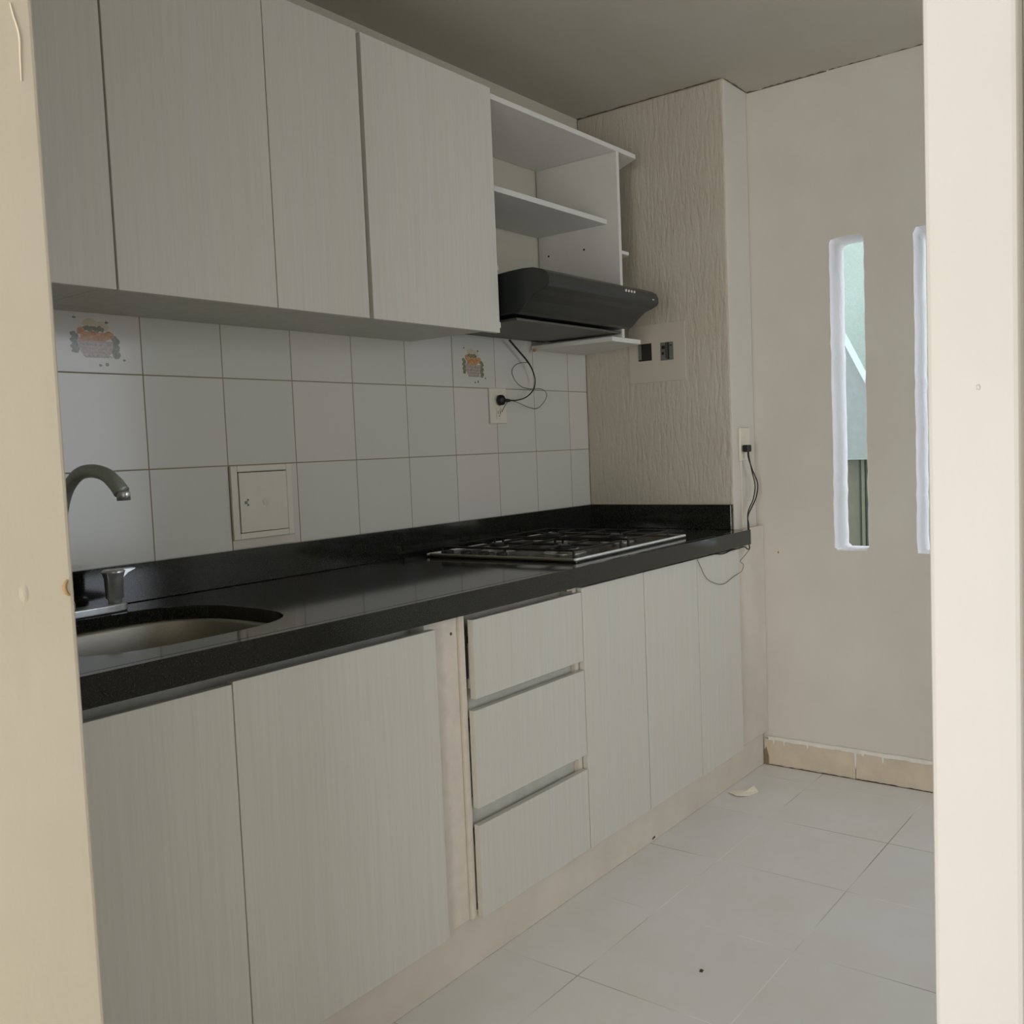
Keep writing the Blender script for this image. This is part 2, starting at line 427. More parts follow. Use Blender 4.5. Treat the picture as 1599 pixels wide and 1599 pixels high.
# dark dirt line where skirting meets the floor
def grime(name, P, h, seed, m='dirt', parent=None, base=0.001):
    """ragged low strip along P (3-D points); raised h along +z on a wall"""
    r = random.Random(seed); bm = bmesh.new(); lo = []; hi = []
    for i in range(len(P)-1):
        a, b = Vector(P[i]), Vector(P[i+1]); n = max(2, int((b-a).length/0.012))
        for k in range(n):
            p = a+(b-a)*k/n; lo.append(p); hi.append(p+Vector((0, 0, h*r.uniform(0.25, 1.15))))
    lo.append(Vector(P[-1])); hi.append(Vector(P[-1])+Vector((0, 0, h*0.4)))
    A_ = [bm.verts.new(p) for p in lo]; B_ = [bm.verts.new(p) for p in hi]
    for i in range(len(A_)-1): bm.faces.new((A_[i], A_[i+1], B_[i+1], B_[i]))
    r_ = bmesh.ops.extrude_face_region(bm, geom=bm.faces[:])
    d = Vector(P[-1])-Vector(P[0]); nrm = Vector((d.y, -d.x, 0)).normalized()*0.0006
    for v in [g for g in r_['geom'] if isinstance(g, bmesh.types.BMVert)]: v.co += nrm
    return link(name, bm, m, parent)
lab(grime('dirt_line', [(XF-0.0128, -0.598, 0.0006), (XF-0.0128, -1.30, 0.0006)], 0.0035, 3, parent=bb), 'thin dark dirt along the floor joint')
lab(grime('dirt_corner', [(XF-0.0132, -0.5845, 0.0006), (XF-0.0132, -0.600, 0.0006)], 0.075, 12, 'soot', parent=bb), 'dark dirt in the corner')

# crack between ceiling and walls
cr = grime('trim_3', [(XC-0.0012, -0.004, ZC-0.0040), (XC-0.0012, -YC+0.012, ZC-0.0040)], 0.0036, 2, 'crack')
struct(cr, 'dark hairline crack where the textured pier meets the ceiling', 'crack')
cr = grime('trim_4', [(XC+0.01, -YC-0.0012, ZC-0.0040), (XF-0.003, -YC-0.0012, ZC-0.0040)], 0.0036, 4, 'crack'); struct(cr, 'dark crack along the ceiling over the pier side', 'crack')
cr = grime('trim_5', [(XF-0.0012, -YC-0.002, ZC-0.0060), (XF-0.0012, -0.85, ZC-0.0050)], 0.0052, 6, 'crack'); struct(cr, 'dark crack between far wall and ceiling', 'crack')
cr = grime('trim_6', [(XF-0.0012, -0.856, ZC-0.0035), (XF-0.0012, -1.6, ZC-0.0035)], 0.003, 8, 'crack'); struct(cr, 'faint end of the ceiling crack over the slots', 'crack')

# painted plinth and the painted post that closes the base run
pl = box('trim_7', XJ+0.002, XF-0.0135, 0.02, 0.582, 0.0005, 0.1195, 'cream', bevel=0.002); struct(pl, 'cream painted plinth under the base cabinets', 'plinth')
lab(blob('dirt_mark', (1.455, 0.5822, 0.010), 0.012, 0.004, 0.0006, 'dirt', 31, parent=pl, jit=0.5), 'small dark scuff at the floor')
po = box('trim_8', 2.0115, XF-0.0008, 0.5735, 0.597, 0.120, 0.8515, 'cream', bevel=0.003); struct(po, 'cream painted post between last base door and far wall', 'wall post')

# ------------------------------------------------------------------ outside the slots
struct(box('floor_patio', XF+0.15, 7.0, -2.0, 4.5, -0.1, -0.02, 'concrete', bevel=0), 'concrete ground of the yard outside', 'ground')
struct(box('wall_outside', 4.3, 4.5, -2.0, 4.5, -0.02, 4.2, 'mint', bevel=0), 'mint green outdoor wall seen through the slot', 'wall')
# sloping flank wall with white coping
sl = (1.367-1.581)/(0.545-0.441)
def zc(d): return 1.581+sl*(d-0.441)
bm = bmesh.new(); prism(bm, [(-0.15, 1.043), (0.70, 1.043), (0.70, zc(0.70)-0.001), (-0.15, zc(-0.15)-0.001)], lambda p: (3.6, -p[0], p[1]), lambda p: (3.68, -p[0], p[1]))
fl = link('stair_flank', bm, 'greenish'); tag(fl, 'grey-green sloping panel seen through the left slot', 'stair side')
bm = bmesh.new(); prism(bm, [(-0.15, zc(-0.15)), (0.70, zc(0.70)), (0.70, zc(0.70)+0.009), (-0.15, zc(-0.15)+0.009)], lambda p: (3.592, -p[0], p[1]), lambda p: (3.688, -p[0], p[1]))
lab(link('coping', bm, 'trimw', fl), 'thin white sloping coping')
g = thing('yard_gate', 'khaki metal gate below the grey-green panel outside', 'gate', (3.66, 0.45, -0.02))
box('gate_sheet', 3.66, 3.68, -0.15, 0.482, -0.01, 1.035, 'gate', g, 0.002)
for a, b, k in ((0.484, 0.494, 'gated'), (0.495, 0.512, 'gate'), (0.516, 0.70, 'gated')):
    box('gate_rail', 3.64, 3.68, a, b, -0.01, 1.035, k, g, 0.002)

# ------------------------------------------------------------------ upper cabinets
DU = 0.335
def wall_cab(x0, x1, doors, label):
    t = thing('wall_cabinet', label, 'wall cabinet', ((x0+x1)/2, 0.16, 1.478), 'pale woodgrain wall cabinets over the worktop')
    bm = bmesh.new(); th = 0.016
    addbox(bm, x0, x0+th, 0.002, DU-0.018, 1.478, 2.112); addbox(bm, x1-th, x1, 0.002, DU-0.018, 1.478, 2.112)
    addbox(bm, x0+th, x1-th, 0.002, DU-0.018, 1.478, 1.494); addbox(bm, x0+th, x1-th, 0.002, DU-0.018, 2.096, 2.112)
    addbox(bm, x0+th, x1-th, 0.002, 0.006, 1.494, 2.096)
    link('carcass', bm, 'carc', t, bevel=0.0006)
    for a, b in doors: box('door', a, b, DU-0.0165, DU, 1.4685, 2.117, 'lam', t, 0.0012)
    return t
wall_cab(-0.437, 0.032, [(-0.435, -0.345), (-0.3415, 0.0305)], 'wall cabinet at the far left, partly behind the doorway wall')
wall_cab(0.0335, 0.6655, [(0.0345, 0.3925), (0.3945, 0.659)], 'two-door wall cabinet left of the wide dark gap')
wall_cab(0.6665, 1.148, [(0.672, 1.146)], 'single-door wall cabinet beside the open shelves and hood')

# open shelf unit over the hood
t = thing('open_shelf_unit', 'open white shelf unit above the black range hood', 'shelf unit', (1.5, 0.16, 1.485))
DS = 0.323
plan_prism('top_board', [(1.1495, 0.003), (2.072, 0.003), (2.062, 0.10), (2.003, 0.214), (1.930, DS), (1.1495, DS)], 2.095, 2.110, 'white', t)
box('side_panel', 1.806, 1.822, 0.003, DS, 1.5005, 2.0945, 'white', t)
box('shelf', 1.1495, 1.8055, 0.003, 0.280, 1.870, 1.886, 'white', t)
plan_prism('corner_shelf', [(1.8225, 0.003), (2.06, 0.003), (2.02, 0.10), (1.95, 0.22), (1.866, DS), (1.8225, DS)], 1.771, 1.782, 'white', t)
plan_prism('bottom_board', [(1.742, 0.003), (2.065, 0.003), (2.035, 0.10), (1.985, 0.21), (1.925, DS), (1.745, DS)], 1.485, 1.500, 'white', t)
box('bottom_board', 1.149, 1.166, 0.003, DS, 1.484, 1.500, 'white', t)
box('hood_ledge', 1.149, 1.167, 0.003, DS, 1.640, 1.652, 'white', t)
for d in (0.044, 0.188):
    bm = bmesh.new(); lathe(bm, (1.8055, -d, 1.803), [(0.0035, 0), (0.0035, -0.0006)], 12, 'x'); link('screw_hole', bm, 'dark', t)
bm = bmesh.new(); lathe(bm, (1.735, -0.02, 1.488), [(0.006, 0), (0.006, -0.006), (0.004, -0.009)], 12, 'z'); link('screw_block', bm, 'brown', t)

# range hood
t = thing('range_hood', 'black slim range hood hanging under the open shelves', 'range hood', (1.5, 0.2, 1.515))
prof = [(0.012, 1.513), (0.012, 1.630), (0.25, 1.636), (0.33, 1.6415), (0.375, 1.643), (0.41, 1.6405), (0.44, 1.632), (0.456, 1.622), (0.4625, 1.608), (0.463, 1.594), (0.458, 1.585),
        (0.44, 1.5775), (0.415, 1.570), (0.395, 1.556), (0.375, 1.538), (0.362, 1.527), (0.352, 1.523), (0.345, 1.5225), (0.342, 1.527), (0.03, 1.517)]
bm = bmesh.new(); prism(bm, prof, lambda p: (1.203, -p[0], p[1]), lambda p: (1.802, -p[0], p[1]))
link('body', bm, 'black', t, bevel=0.004, seg=3)
box('filter', 1.225, 1.78, 0.06, 0.335, 1.5085, 1.5165, 'filter', t, 0.002)
for i in range(4):
    x = 1.602+i*0.0165
    bm = bmesh.new(); lathe(bm, (x, -0.4602, 1.6125), [(0.0045, 0), (0.0045, 0.0044), (0.003, 0.0054)], 12, 'y'); lab(link('button', bm, 'silver', t, True), 'small silver push button')
bm = bmesh.new()
for i in range(4): addbox(bm, 1.599+i*0.0165, 1.605+i*0.0165, 0.4625, 0.4632, 1.5975, 1.5990)
link('button_print', bm, 'ground', t)
bm = bmesh.new()
for k, (a, b) in enumerate(((0, 0.0022), (0.0030, 0.0052), (0.006, 0.0085), (0.0093, 0.0115))): addbox(bm, 1.762+a, 1.762+b, 0.4625, 0.4634, 1.5985+(k % 2)*0.0006, 1.6025-(k % 2)*0.0005)
lab(link('badge', bm, 'silver', t), 'tiny silver maker badge')

# ------------------------------------------------------------------ base cabinets
DB = 0.616; ZB0, ZB1 = 0.1225, 0.786
def carcass(t, x0, x1, m='carc'):
    bm = bmesh.new(); th = 0.016; D1 = 0.5985
    addbox(bm, x0, x0+th, 0.02, D1, 0.1205, 0.8015); addbox(bm, x1-th, x1, 0.02, D1, 0.1205, 0.8015)
    addbox(bm, x0+th, x1-th, 0.02, D1, 0.1205, 0.1365)
    addbox(bm, x0+th, x1-th, 0.02, 0.026, 0.1365, 0.8015)
    addbox(bm, x0+th, x1-th, 0.545, 0.560, 0.735, 0.8015)
    return link('carcass', bm, m, t, bevel=0.0006)
GB = 'pale woodgrain base cabinets under the worktop'
t = thing('base_cabinet', 'two-door base cabinet under the sink', 'base cabinet', (0.05, 0.3, 0.12), GB)
carcass(t, XJ+0.003, 0.5255)
box('door', XJ+0.006, 0.0215, 0.600, DB, ZB0, ZB1-0.004, 'lam', t, 0.0012); box('door', 0.0235, 0.5245, 0.600, DB, ZB0, ZB1, 'lam', t, 0.0012)
fp = box('filler_panel', 0.527, 0.6195, 0.574, 0.592, 0.1205, 0.8015, 'edge', None, 0.001)
tag(fp, 'narrow pinkish cream filler panel between sink doors and drawers', 'filler panel')
bm = bmesh.new(); lathe(bm, (0.6, -0.592, 0.762), [(0.0035, 0), (0.0035, 0.0006)], 10, 'y'); link('screw_hole', bm, 'dirt', fp)
t = thing('drawer_cabinet', 'base cabinet with three stacked drawers under the worktop', 'drawer cabinet', (0.85, 0.3, 0.12), GB)
c_ = carcass(t, 0.6205, 1.075, 'edge')
xr = 1.0735
for z0, z1, a in ((0.6105, ZB1, 0.646), (0.3685, 0.5865, 0.6385), (ZB0, 0.3305, 0.6385)):
    f = box('drawer', a, xr, 0.600, DB, z0, z1, 'lam', t, 0.0012)
    bm = bmesh.new()
    addbox(bm, 0.652, 0.664, 0.10, 0.5985, z0+0.02, z1-0.055); addbox(bm, 1.033, 1.045, 0.10, 0.5985, z0+0.02, z1-0.055)
    addbox(bm, 0.664, 1.033, 0.10, 0.5985, z0+0.02, z0+0.03); addbox(bm, 0.664, 1.033, 0.586, 0.5985, z0+0.03, z1-0.055)
    link('drawer_box', bm, 'carc', f)
bm = bmesh.new()
for z in (0.5985, 0.349): addbox(bm, 0.637, 1.058, 0.566, 0.584, z-0.035, z+0.035)
link('cross_rail', bm, 'carc', t)
box('slide_rail', 0.638, 0.6455, 0.585, 0.5975, 0.655, 0.76, 'rubber', t, 0.0005)
t = thing('base_cabinet', 'base cabinet with two tall doors right of the drawers', 'base cabinet', (1.39, 0.3, 0.12), GB)
carcass(t, 1.076, 1.7095)
box('door', 1.0765, 1.3855, 0.600, DB, ZB0, ZB1+0.010, 'lam', t, 0.0012); box('door', 1.3895, 1.7085, 0.600, DB, ZB0, ZB1+0.010, 'lam', t, 0.0012)
t = thing('base_cabinet', 'last single-door base cabinet beside the cream post', 'base cabinet', (1.86, 0.3, 0.12), GB)
carcass(t, 1.7105, 2.010)
box('door', 1.7115, 2.0105, 0.600, DB, ZB0, ZB1+0.010, 'lam', t, 0.0012)

# ------------------------------------------------------------------ worktop with the sink cut-out
ZT = 0.853
def superloop(cx, cd, ax, ad, n=56, e=3.0):
    out = []
    for k in range(n):
        a = 2*math.pi*k/n; c, s = math.cos(a), math.sin(a)
        out.append((cx+ax*math.copysign(abs(c)**(2/e), c), cd+ad*math.copysign(abs(s)**(2/e), s)))
    return out
SX, SD, SAX, SAD = 0.038, 0.335, 0.238, 0.205
t = thing('worktop', 'polished black granite worktop with upstand along the wall', 'worktop', (0.8, 0.3, 0.82))
bm = bmesh.new()
CX0, CX1, CY1 = XJ+0.002, 2.0755, 0.631
hole = superloop(SX, SD, SAX, SAD)
# cut-out for the cooktop body is not needed: the tray lies on the slab
def wt(z):
    vl = []; es = []
    for L in ([(CX0, 0.001), (CX1, 0.001), (CX1, CY1-0.020), (CX0, CY1-0.020)], hole):
        vs = [bm.verts.new((x, -d, z)) for x, d in L]; vl.append(vs)
        for i in range(len(vs)): es.append(bm.edges.new((vs[i], vs[(i+1) % len(vs)])))
    bmesh.ops.triangle_fill(bm, use_beauty=True, use_dissolve=False, edges=es); return vl
A = wt(ZT); B = wt(ZT-0.028)
for a, b in zip(A, B):
    for i in range(len(a)):
        j = (i+1) % len(a); bm.faces.new((a[i], a[j], b[j], b[i]))
slab = link('slab', bm, 'granite', t, bevel=0.0015)
box('front_apron', CX0, CX1, CY1-0.0198, CY1, 0.804, ZT, 'granite', t, 0.001)
box('upstand', CX0, CX1-0.0205, 0.001, 0.021, ZT+0.0003, 0.937, 'granite', t, 0.0015)
box('upstand', CX1-0.020, CX1, 0.001, YC-0.002, ZT+0.0003, 0.937, 'granite', t, 0.0015)
box('edge_clip', 0.995, 1.015, 0.6125, 0.628, 0.7995, 0.8038, 'steel', t, 0.0005)

# sink bowl
t = thing('kitchen_sink', 'stainless steel undermount sink bowl set in the worktop', 'sink', (SX, SD, 0.65))
bm = bmesh.new(); rings = []
for k, z in ((1.05, 0.8245), (0.985, 0.8245), (0.975, 0.818), (0.965, 0.78), (0.95, 0.70), (0.92, 0.675), (0.80, 0.662), (0.4, 0.657), (0.12, 0.655)):
    rings.append([bm.verts.new((x, -d, z)) for x, d in superloop(SX, SD, SAX*k, SAD*k)])
for i in range(len(rings)-1):
    n = len(rings[i])
    for q in range(n): bm.faces.new((rings[i][q], rings[i][(q+1) % n], rings[i+1][(q+1) % n], rings[i+1][q]))
bm.faces.new(rings[-1])
s = link('bowl', bm, 'bowl', t, smooth=True)
so = s.modifiers.new('solid', 'SOLIDIFY'); so.thickness = 0.0009; so.offset = -1
bm = bmesh.new(); lathe(bm, (SX, -SD, 0.656), [(0.045, 0), (0.043, 0.003), (0.03, 0.001), (0.01, 0.001)], 24); link('drain', bm, 'chrome', t, smooth=True)

# faucet
FX, FD = 0.015, 0.098
t = thing('kitchen_faucet', 'chrome swan-neck faucet with lever handles behind the sink', 'faucet', (FX, FD, ZT))
bm = bmesh.new()
lo = [(FX+0.131*math.copysign(abs(math.cos(a))**0.55, math.cos(a)), FD+0.024*math.copysign(abs(math.sin(a))**0.8, math.sin(a))) for a in [2*math.pi*k/32 for k in range(32)]]
prism(bm, lo, lambda p: (p[0], -p[1], ZT+0.0003), lambda p: (p[0], -p[1], ZT+0.017))
link('base_plate', bm, 'chrome', t, bevel=0.003, seg=3)
bm = bmesh.new(); lathe(bm, (FX, -FD+0.004, ZT+0.0172), [(0.021, 0), (0.021, 0.012), (0.016, 0.03), (0.013, 0.035)], 24); link('spout_collar', bm, 'chrome', t, smooth=True)
bm = bmesh.new()
sweep(bm, [(FX, -0.094, 0.905), (FX, -0.096, 0.985), (FX+0.001, -0.103, 1.045), (FX+0.006, -0.122, 1.103), (FX+0.014, -0.155, 1.137), (FX+0.022, -0.192, 1.1445), (FX+0.031, -0.225, 1.137), (FX+0.037, -0.248, 1.120), (FX+0.041, -0.262, 1.1025)],
      [0.0115, 0.0115, 0.0118, 0.0122, 0.0125, 0.013, 0.0135, 0.0145, 0.0152], 20, sub=8)
sp = link('spout', bm, 'nickel', t, smooth=True)
bm = bmesh.new(); lathe(bm, (FX+0.042, -0.2655, 1.0865), [(0.0125, 0), (0.0125, 0.014), (0.011, 0.018)], 20); link('aerator', bm, 'chrome', sp, smooth=True)
def handle(sx, lab_):
    hx = FX+sx*0.106
    bm = bmesh.new(); lathe(bm, (hx, -FD, ZT+0.0172), [(0.0135, 0), (0.0135, 0.008), (0.0175, 0.011), (0.019, 0.052), (0.022, 0.062), (0.0235, 0.066), (0.020, 0.069)], 24)
    h = link('handle', bm, 'chrome', t, smooth=True)
    bm = bmesh.new()
    prf = [(0.012, 0.0125+0.03), (0.020, 0.052), (0.030, 0.060), (0.045, 0.0655), (0.049, 0.068), (0.046, 0.0705), (0.0, 0.0715), (-0.008, 0.066)]
    prism(bm, prf, lambda p: (hx+sx*p[0], -FD+0.007, ZT+0.017+p[1]-0.001), lambda p: (hx+sx*p[0], -FD-0.007, ZT+0.017+p[1]-0.001))
    link('lever', bm, 'chrome', h, bevel=0.002, seg=3)
handle(1, ''); handle(-1, '')

# cooktop: square to a line turned 2.6 degrees
CC = (1.435, 0.310); CL, CW = 0.660, 0.505
ang = math.radians(2.4)
t = thing('cooktop', 'four-burner steel gas cooktop set on the black worktop', 'cooktop', (CC[0], CC[1], ZT))
ca, sa = math.cos(ang), math.sin(ang)
def cp(u, v, z): return (CC[0]+u*ca+v*sa, -(CC[1]-u*sa+v*ca), z)    # u along the run, v towards the room
def cbox(bm, u0, u1, v0, v1, z0, z1):
    v = [bm.verts.new(cp(u, w, z)) for u in (u0, u1) for w in (v0, v1) for z in (z0, z1)]
    for f in ((0,1,3,2),(4,6,7,5),(0,4,5,1),(2,3,7,6),(0,2,6,4),(1,5,7,3)): bm.faces.new([v[i] for i in f])
bm = bmesh.new(); U2, V2 = CL/2, CW/2; rim = 0.010
cbox(bm, -U2, U2, -V2, V2, ZT+0.0005, ZT+0.0045); 
link('tray', bm, 'darksteel', t, bevel=0.0008)
for nm, a in (('rim_front', (-U2, U2, V2-rim, V2)), ('rim_back', (-U2, U2, -V2, -V2+rim)), ('rim_left', (-U2, -U2+rim, -V2+rim, V2-rim)), ('rim_right', (U2-rim, U2, -V2+rim, V2-rim))):
    bm = bmesh.new(); cbox(bm, a[0], a[1], a[2], a[3], ZT+0.0046, ZT+0.0112); link('rim', bm, 'glint' if 'front' in nm or 'back' in nm else 'edgesteel', t, bevel=0.0035, seg=4)
burn = [(-0.165, 0.115, 0.046), (-0.165, -0.115, 0.036), (0.135, 0.115, 0.036), (0.135, -0.115, 0.050)]
for u, v, r in burn:
    x, y, z = cp(u, v, ZT+0.0048)
    bm = bmesh.new(); lathe(bm, (x, y, z), [(r+0.018, 0), (r+0.014, 0.003), (r*0.9, 0.0035), (r*0.86, 0.012), (r*0.8, 0.014)], 32); b_ = link('burner', bm, 'steel', t, smooth=True)
    bm = bmesh.new(); lathe(bm, (x, y, z+0.0142), [(r*0.78, 0), (r*0.78, 0.005), (r*0.66, 0.008)], 32); link('burner_cap', bm, 'iron', b_, smooth=True)
for gu in (-0.165, 0.135):
    bm = bmesh.new(); Z = ZT+0.027
    def bar(u0, v0, u1, v1, r=0.0036): sweep(bm, [cp(u0, v0, Z), cp(u1, v1, Z)], r, 6, sub=1)
    hw, hv = 0.128, 0.222
    for s_ in (-1, 1):
        bar(gu-hw, s_*hv, gu+hw, s_*hv); bar(gu+s_*hw, -hv, gu+s_*hw, hv)
        for q in (-1, 1):
            sweep(bm, [cp(gu+s_*hw, q*hv, ZT+0.005), cp(gu+s_*hw, q*hv, Z)], 0.004, 6, sub=1)
        sweep(bm, [cp(gu+s_*hw, 0, ZT+0.005), cp(gu+s_*hw, 0, Z)], 0.004, 6, sub=1)
    bar(gu-hw, 0, gu+hw, 0)
    for v in (-0.115, 0.115):
        for du, dv in ((1, 0), (-1, 0), (0, 1), (0, -1)):
            bar(gu+du*0.022, v+dv*0.022, gu+du*hw if du else gu, v+dv*0.107 if dv else v)
    link('grate', bm, 'iron', t, smooth=False)
for k in range(4):
    x, y, z = cp(-0.308+0*k, 0.02-0.062*k-0.02, ZT+0.0048)
    bm = bmesh.new(); lathe(bm, (x, y, z), [(0.0165, 0), (0.0155, 0.012), (0.013, 0.015)], 20); link('knob', bm, 'rubber', t, smooth=True)

# ------------------------------------------------------------------ tiled wall fittings
# decorated tiles: printed fruit baskets
def printed(x0, label, seed, cx, cz, w, h):
    t = thing('decorated_tile', label, 'tile', (x0+0.105, 0.001, 1.456), 'fruit basket tiles in the backsplash')
    r = random.Random(seed)
    b = box('tile_face', x0+0.0022, x0+0.2078, 0, 0.0008, 1.3535, 1.5595, 'tile', t, 0)
    def patch(name, lst, m, D):
        bm = bmesh.new()
        for q_, (u, v, rx, rz) in enumerate(lst):
            n = 14; Dq = D+0.000012*q_; ja = [r.uniform(0.82, 1.15) for _ in range(n)]
            P = [(cx+(u+rx*ja[k]*math.cos(2*math.pi*k/n))*w, cz+(v+rz*ja[k]*math.sin(2*math.pi*k/n))*h) for k in range(n)]
            prism(bm, P, lambda p: (p[0], -Dq, p[1]), lambda p: (p[0], -Dq-0.00012, p[1]))
        link(name, bm, m, t)
    patch('print_haze', [(-0.2, 0.72, 0.3, 0.22), (0.25, 0.62, 0.3, 0.2)], 'faint', 0.00082)
    for lv in ([(-0.78+0.05*math.sin(k*2.1), -0.42+0.085*k, 0.13, 0.10) for k in range(9)], [(0.74+0.07*math.sin(k*1.7), -0.58+0.075*k, 0.13, 0.11) for k in range(11)], [(-0.38+0.09*k, 0.50+0.05*math.sin(k*2.3), 0.10, 0.09) for k in range(8)],
               [(0.45, 0.80, 0.07, 0.06)], [(-0.75, 0.92, 0.07, 0.04)], [(0.12, -0.97, 0.06, 0.06)], [(0.38, -0.93, 0.07, 0.08)], [(1.05, -0.72, 0.06, 0.05)]):
        patch('leaf_print', lv, 'leaf', 0.00086)
    patch('fruit_print', [(-0.55, 0.40, 0.15, 0.16), (-0.34, 0.20, 0.22, 0.20), (-0.05, 0.22, 0.24, 0.20), (0.25, 0.20, 0.24, 0.19), (0.50, 0.28, 0.18, 0.18), (-0.15, 0.05, 0.5, 0.12)], 'orange', 0.00112)
    bm = bmesh.new()
    P = [(-0.72, 0.0), (0.66, 0.02), (0.62, -0.35), (0.45, -0.66), (-0.42, -0.68), (-0.62, -0.35)]
    prism(bm, [(cx+a*w, cz+b_*h) for a, b_ in P], lambda p: (p[0], -0.00132, p[1]), lambda p: (p[0], -0.00142, p[1]))
    link('basket_print', bm, 'basket', t)
    bm = bmesh.new()
    for row in range(4):
        for k in range(7):
            u = -0.55+k*0.16+(row % 2)*0.07; v = -0.10-row*0.16
            if u > 0.55: continue
            P = [(u, v), (u+0.11, v-0.05), (u+0.12, v-0.085), (u+0.01, v-0.035)]
            prism(bm, [(cx+a*w, cz+b_*h) for a, b_ in P], lambda p: (p[0], -0.00144, p[1]), lambda p: (p[0], -0.00152, p[1]))
    link('weave_print', bm, 'weave', t)
printed(0.069, 'wall tile printed with an orange fruit basket, beside the doorway wall', 3, 0.173, 1.4185, 0.060, 0.052)
printed(1.329, 'wall tile printed with a fruit basket, above the power outlet', 8, 1.4285, 1.4225, 0.056, 0.056)

# access hatch
t = thing('access_hatch', 'square cream access hatch set in the tiles above the worktop', 'hatch', (0.583, 0.003, 0.96))
bm = bmesh.new()
x0, x1, z0, z1 = 0.489, 0.676, 0.9600, 1.1395; w_ = 0.019
addbox(bm, x0, x0+w_, 0.0003, 0.008, z0, z1); addbox(bm, x1-w_, x1, 0.0003, 0.008, z0, z1); addbox(bm, x0+w_, x1-w_, 0.0003, 0.008, z0, z0+w_-0.004); addbox(bm, x0+w_, x1-w_, 0.0003, 0.008, z1-w_+0.004, z1)
link('frame', bm, 'plastic', t, bevel=0.0015)
box('hatch_back', x0+w_, x1-w_, 0.0003, 0.0012, z0+w_-0.004, z1-w_+0.004, 'dark', t, 0)
dd = box('door', x0+w_+0.0025, x1-w_-0.0018, 0.0014, 0.0095, z0+w_-0.0025, z1-w_+0.002, 'plastic', t, 0.001)
bm = bmesh.new(); addbox(bm, 0.524, 0.531, 0.0096, 0.0112, 1.046, 1.053); addbox(bm, 0.531, 0.536, 0.0096, 0.0106, 1.041, 1.046); addbox(bm, 0.531, 0.536, 0.0096, 0.0106, 1.053, 1.058); link('latch', bm, 'grey', dd)
bm = bmesh.new(); lathe(bm, (0.588, -0.0095, 1.048), [(0.010, 0), (0.010, 0.0006), (0.007, 0.0012)], 20, 'y'); link('key_boss', bm, 'edge', dd)
lab(box('mortar_strip', x0, x1+0.003, 0.0002, 0.0016, 0.9385, z0-0.0008, 'cream', t, 0.0008), 'rough mortar strip under the frame')

# wall outlet with the hood plug
t = thing('power_outlet', 'cream double power outlet on the tiled wall, hood plug in it', 'outlet', (1.541, 0.003, 1.236), 'power outlets')
box('plate', 1.4975, 1.5835, 0.0003, 0.0075, 1.237, 1.352, 'plastic', t, 0.002)
for z in (1.313, 1.270):
    bm = bmesh.new(); addbox(bm, 1.527, 1.556, 0.0076, 0.0095, z-0.017, z+0.017); so_ = link('socket', bm, 'plastic', t, bevel=0.001)
    bm = bmesh.new(); addbox(bm, 1.5335, 1.5355, 0.0096, 0.0100, z-0.002, z+0.008); addbox(bm, 1.5455, 1.5475, 0.0096, 0.0100, z-0.003, z+0.008); lathe(bm, (1.5405, -0.0096, z-0.008), [(0.0022, 0), (0.0022, 0.0004)], 10, 'y')
    link('slots', bm, 'dark', so_)
t = thing('hood_power_cord', 'black plug and cord looping down from the range hood', 'power cord', (1.56, 0.02, 1.313))
bm = bmesh.new(); lathe(bm, (1.5415, -0.0104, 1.3125), [(0.014, 0), (0.0175, 0.004), (0.0165, 0.014), (0.011, 0.019)], 24, 'y')
pg = link('plug', bm, 'rubber', t, smooth=True)
bm = bmesh.new(); sweep(bm, [(1.556, -0.021, 1.312), (1.573, -0.023, 1.3115), (1.583, -0.024, 1.3115)], [0.0065, 0.0055, 0.003], 12, sub=3); link('strain_relief', bm, 'rubber', pg, smooth=True)
K = [(1.585, .03, 1.507), (1.632, .03, 1.475), (1.673, .03, 1.447), (1.700, .03, 1.421), (1.717, .03, 1.385), (1.706, .03, 1.350), (1.664, .03, 1.324), (1.614, .03, 1.313), (1.580, .025, 1.3115)]
bm = bmesh.new(); sweep(bm, [(x, -d, z) for x, d, z in K], [0.0036, 0.0034, 0.003, 0.0024, 0.0022, 0.0022, 0.0021, 0.0021, 0.0022], 8, sub=8); link('cable', bm, 'cable', t, smooth=True)
K = [(1.672, .034, 1.439), (1.622, .030, 1.432), (1.596, .026, 1.410), (1.612, .022, 1.382), (1.653, .018, 1.360), (1.695, .022, 1.352), (1.762, .02, 1.354), (1.795, .02, 1.339), (1.782, .02, 1.313), (1.739, .02, 1.288), (1.691, .02, 1.290), (1.628, .02, 1.306), (1.586, .02, 1.312), (1.555, .027, 1.299), (1.5445, .016, 1.274)]
bm = bmesh.new(); sweep(bm, [(x, -d, z) for x, d, z in K], 0.00125, 6, sub=8); lab(link('earth_wire', bm, 'ground', t, smooth=True), 'thin looping grey earth wire')

